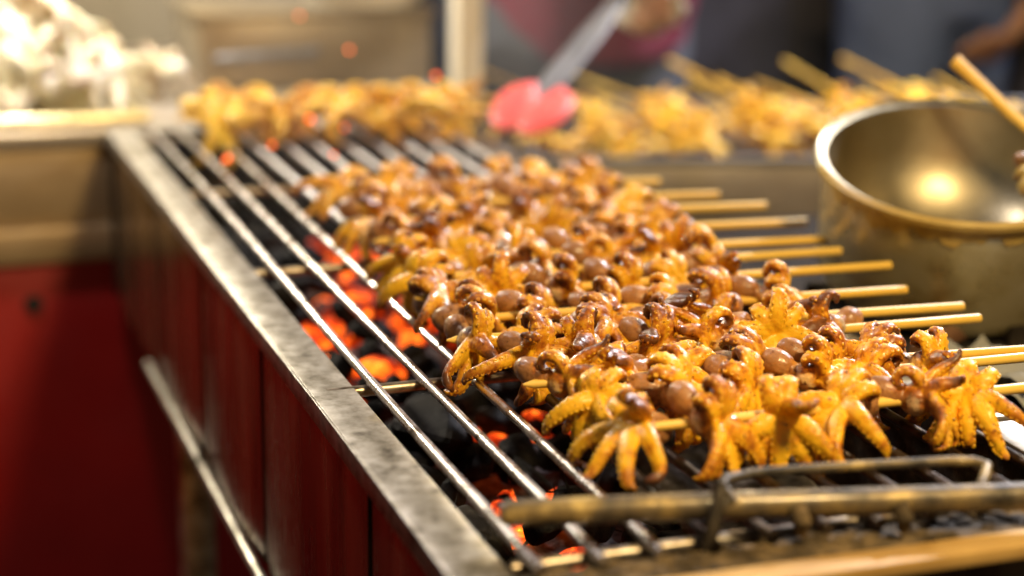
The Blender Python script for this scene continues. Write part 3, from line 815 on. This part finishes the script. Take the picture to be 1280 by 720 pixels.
def person(loc, rz, H, label, shirt, trousers, larm=None, rarm=None, coat_len=0.0, lean=0.0, group=None, step=.06, extra=None, gloves=None):
    """standing figure, faces local -y; arms given as (elbow, wrist) in local metres for H = 1.70"""
    f = H / 1.70
    P = lambda x, y, z: Vector((x * f, (y - lean * max(0, z - .9)) * f, z * f))
    larm = larm or ((.27, .03, 1.12), (.13, -.22, 1.18)); rarm = rarm or ((-.27, .03, 1.12), (-.13, -.22, 1.16))
    bd = MB(); tr = MB(); st = MB(); sh_ = MB()
    # body
    bd.tube([P(0, .0, .86), P(0, 0, 1.0), P(0, .01, 1.2), P(0, .01, 1.36), P(0, .01, 1.44)], [.13 * f, .13 * f, .13 * f, .15 * f, .07 * f], 16, squash=.7, up=(0, 1, 0))
    bd.tube([P(0, .01, 1.40), P(0, -.005, 1.52)], [.058 * f, .052 * f], 12)
    hc = P(0, -.02, 1.60)
    bd.ball(hc, (.076 * f, .095 * f, .112 * f), 18, 12)
    bd.ball(hc + Vector((0, -.07, -.045)) * f, (.052 * f, .045 * f, .06 * f), 12, 8)
    bd.ball(hc + Vector((0, -.105, -.012)) * f, (.014 * f, .02 * f, .024 * f), 8, 6)
    bd.ball(hc + Vector((0, -.100, -.055)) * f, (.026 * f, .018 * f, .010 * f), 8, 6)
    for s in (-1, 1):
        bd.ball(hc + Vector((.078 * s, .005, -.005)) * f, (.012 * f, .022 * f, .032 * f), 8, 6)
        hip = P(.085 * s, 0, .90); kn = P(.10 * s, -.02 + step * s * .5, .49); an = P(.105 * s, .03 + step * s, .09)
        bd.tube([hip, hip.lerp(kn, .5), kn, kn.lerp(an, .35), an], [.080 * f, .068 * f, .05 * f, .052 * f, .035 * f], 12)
        tr.tube([hip + Vector((0, 0, .04)), hip.lerp(kn, .5), kn, kn.lerp(an, .5), an + Vector((0, 0, -.02 * f))], [.105 * f, .092 * f, .072 * f, .068 * f, .066 * f], 14)
        sh_.tube([an + Vector((0, .05, -.065)) * f, an + Vector((0, -.02, -.05)) * f, an + Vector((.01 * s, -.13, -.068)) * f, an + Vector((.01 * s, -.17, -.072)) * f], [.034 * f, .042 * f, .038 * f, .02 * f], 12)
        arm = larm if s > 0 else rarm
        shd = P(.17 * s, .01, 1.385); el = Vector(arm[0]) * f; wr_ = Vector(arm[1]) * f
        bd.tube([shd, shd.lerp(el, .5), el, el.lerp(wr_, .4), wr_], [.052 * f, .045 * f, .038 * f, .036 * f, .026 * f], 12)
        st.tube([shd + Vector((-.03 * s, 0, .0)), shd.lerp(el, .5), el, el.lerp(wr_, .5), el.lerp(wr_, .93)], [.075 * f, .066 * f, .055 * f, .050 * f, .042 * f], 14)
        hand(bd, wr_, (wr_ - el) + Vector((0, -.02, 0)), (-s, -.2, 0), f)
    tr.tube([P(0, 0, .84), P(0, 0, .92), P(0, 0, 1.02)], [.145 * f, .165 * f, .155 * f], 18, squash=.72, up=(0, 1, 0))
    st.tube([P(0, 0, .93 - coat_len), P(0, 0, .99), P(0, .005, 1.15), P(0, .01, 1.32), P(0, .01, 1.43)], [(.178 + coat_len * .1) * f, .172 * f, .168 * f, .19 * f, .085 * f], 20, squash=.72, up=(0, 1, 0))
    if extra: extra(st, f, P)
    root = link_mesh('person', fuse(bd, .0068 * f, 'person', 2), SK, None, loc, (0, 0, rz))
    tag(root, label, 'person', group)
    def cloth(name, m_, mbx, vox, amp):
        me = fuse(mbx, vox, name, 3)
        co = np.empty(len(me.vertices) * 3); me.vertices.foreach_get('co', co); co = co.reshape(-1, 3)
        nr = np.empty(len(me.vertices) * 3); me.vertices.foreach_get('normal', nr); nr = nr.reshape(-1, 3)
        ph = len(label)
        w_ = np.sin(co[:, 2] * 31 + co[:, 0] * 23 + ph) * .5 + np.sin(co[:, 2] * 67 - co[:, 1] * 41 + co[:, 0] * 30 + ph) * .3 + np.sin(co[:, 0] * 55 + ph * 2) * .35
        co += nr * (w_ * amp)[:, None]
        me.vertices.foreach_set('co', co.ravel()); me.update()
        return link_mesh(name, me, m_, root)
    cloth('trousers', trousers, tr, .013, .004)
    cloth('shirt', shirt, st, .013, .004)
    link_mesh('shoes', fuse(sh_, .010, 'shoes', 2), SHOE, root)
    hr = MB()
    hr.ball(hc + Vector((0, .015, .022)) * f, (.084 * f, .098 * f, .105 * f), 18, 12)
    hr.ball(hc + Vector((0, .05, -.03)) * f, (.076 * f, .06 * f, .08 * f), 14, 9)
    link_mesh('hair', fuse(hr, .008, 'hair', 2), HAIR, root)
    for s in (-1, 1):
        MB().ball(hc + Vector((.03 * s, -.091, .006)) * f, (.012 * f, .008 * f, .008 * f), 8, 6).build('eye', EYE, root)
    if gloves:
        wr_ = Vector(rarm[1]) * f; el = Vector(rarm[0]) * f
        gm = MB(); gm.tube([el.lerp(wr_, .84), wr_], [.040 * f, .033 * f], 12)
        hand(gm, wr_, (wr_ - el), (1, -.2, 0), f * 1.08, .6)
        link_mesh('glove', fuse(gm, .0055, 'glove', 2), gloves, root)
    return root

C_MAROON = fabric('maroon_cloth', (.15, .008, .03)); C_DENIM = fabric('blue_denim', (.13, .19, .40)); C_NAVY = fabric('navy_cloth', (.055, .06, .125))
C_BLACK = fabric('black_cloth', (.026, .024, .031)); C_CHAR = fabric('charcoal_cloth', (.06, .066, .085)); C_GREY = fabric('grey_cloth', (.13, .12, .12))
M['glove'] = surf('white_glove', [(.3, (.46, .42, .34)), (.7, (.56, .52, .44))], 30, (.5, .7))

# the vendor behind the basin reaches over the grill with the tongs
vl = (.71, 1.64, GZ)
hx, hy, hz = .548, 1.075, .145           # hand on the tongs
rz_v = 0.15
def tolocal(p, loc, rz, H):
    d = Vector(p) - Vector(loc); c, s = math.cos(-rz), math.sin(-rz)
    return tuple(v * 1.70 / H for v in (d.x * c - d.y * s, d.x * s + d.y * c, d.z))
w1 = tolocal((.585, 1.150, .195), vl, rz_v, 1.70)
e1_ = tolocal((.70, 1.33, .36), vl, rz_v, 1.70)
person(vl, rz_v, 1.70, 'vendor in maroon top and charcoal trousers holding the pink tongs with white glove', C_MAROON, C_CHAR,
       larm=((.29, -.05, 1.12), (.20, -.30, 1.22)), rarm=(e1_, w1), lean=.45, coat_len=.05, gloves=M['glove'])
person((.86, 2.20, GZ), .2, 1.66, 'passer-by in grey top and blue jeans behind the vendor', C_GREY, C_DENIM)
person((1.14, 2.08, GZ), 2.9, 1.72, 'person in a long navy coat standing beyond the trough', C_NAVY, C_NAVY, coat_len=.22)
person((1.317, 2.064, GZ), .1, 1.70, 'person in black clothes standing between the navy coat and blue jeans', C_BLACK, C_BLACK, coat_len=.12)
person((1.446, 1.804, GZ), -.3, 1.74, 'person in a navy top and bright blue jeans with bare hand hanging', C_NAVY, C_DENIM, larm=((.25, -.02, 1.08), (.06, -.20, .88)))
person((1.601, 1.588, GZ), .5, 1.76, 'person in a black coat standing beside the blue jeans', C_BLACK, C_BLACK, coat_len=.25)

# ------------------------------------------------------------------ lamps hanging over the stall, added fill lamps included
for i, (x, y, z, wts, c, r, lab) in enumerate(LAMPS):
    t = tag(empty('hanging_lamp', (x, y, z)), lab, 'lamp', 'hanging lamps')
    MB().lathe([(.0, .10), (.022, .098), (.030, .075), (.085, .035), (.088, .033), (.087, .031), (.028, .070), (.0, .092)], 32).build('lamp_shade', M['dark'], t)
    MB().tube([(0, 0, .095), (0, 0, 1.2)], .003, 8).build('cord', M['black'], t)
    MB().lathe([(.0, .034), (.013, .034), (.013, .07), (.0, .07)], 16).build('socket', M['white'], t)
    ld = bpy.data.lights.new('bulb_light', 'POINT')
    ld.energy = wts; ld.color = c; ld.shadow_soft_size = r
    lo = bpy.data.objects.new('bulb_light', ld); col.objects.link(lo); lo.parent = t

# ------------------------------------------------------------------ thin smoke rising from the far half of the fire
m = bpy.data.materials.new('grill_smoke'); m.use_nodes = True
N, L = m.node_tree.nodes, m.node_tree.links
N.remove(N['Principled BSDF'])
pv = N.new('ShaderNodeVolumePrincipled'); pv.inputs['Color'].default_value = (.92, .90, .88, 1); pv.inputs['Anisotropy'].default_value = .2
n = noise(N, L, 7, 3, .55, (1, 1, .45))
L.new(ramp(N, L, n, [(.40, g(.0)), (.65, g(.15))]), pv.inputs['Density'])
L.new(pv.outputs[0], N['Material Output'].inputs['Volume'])
b = MB().box(.03, .50, .50, 1.28, .006, .42)
tag(b.build('smoke', m, smooth=False), 'thin smoke rising from the far half of the grill', 'smoke', kind='stuff')
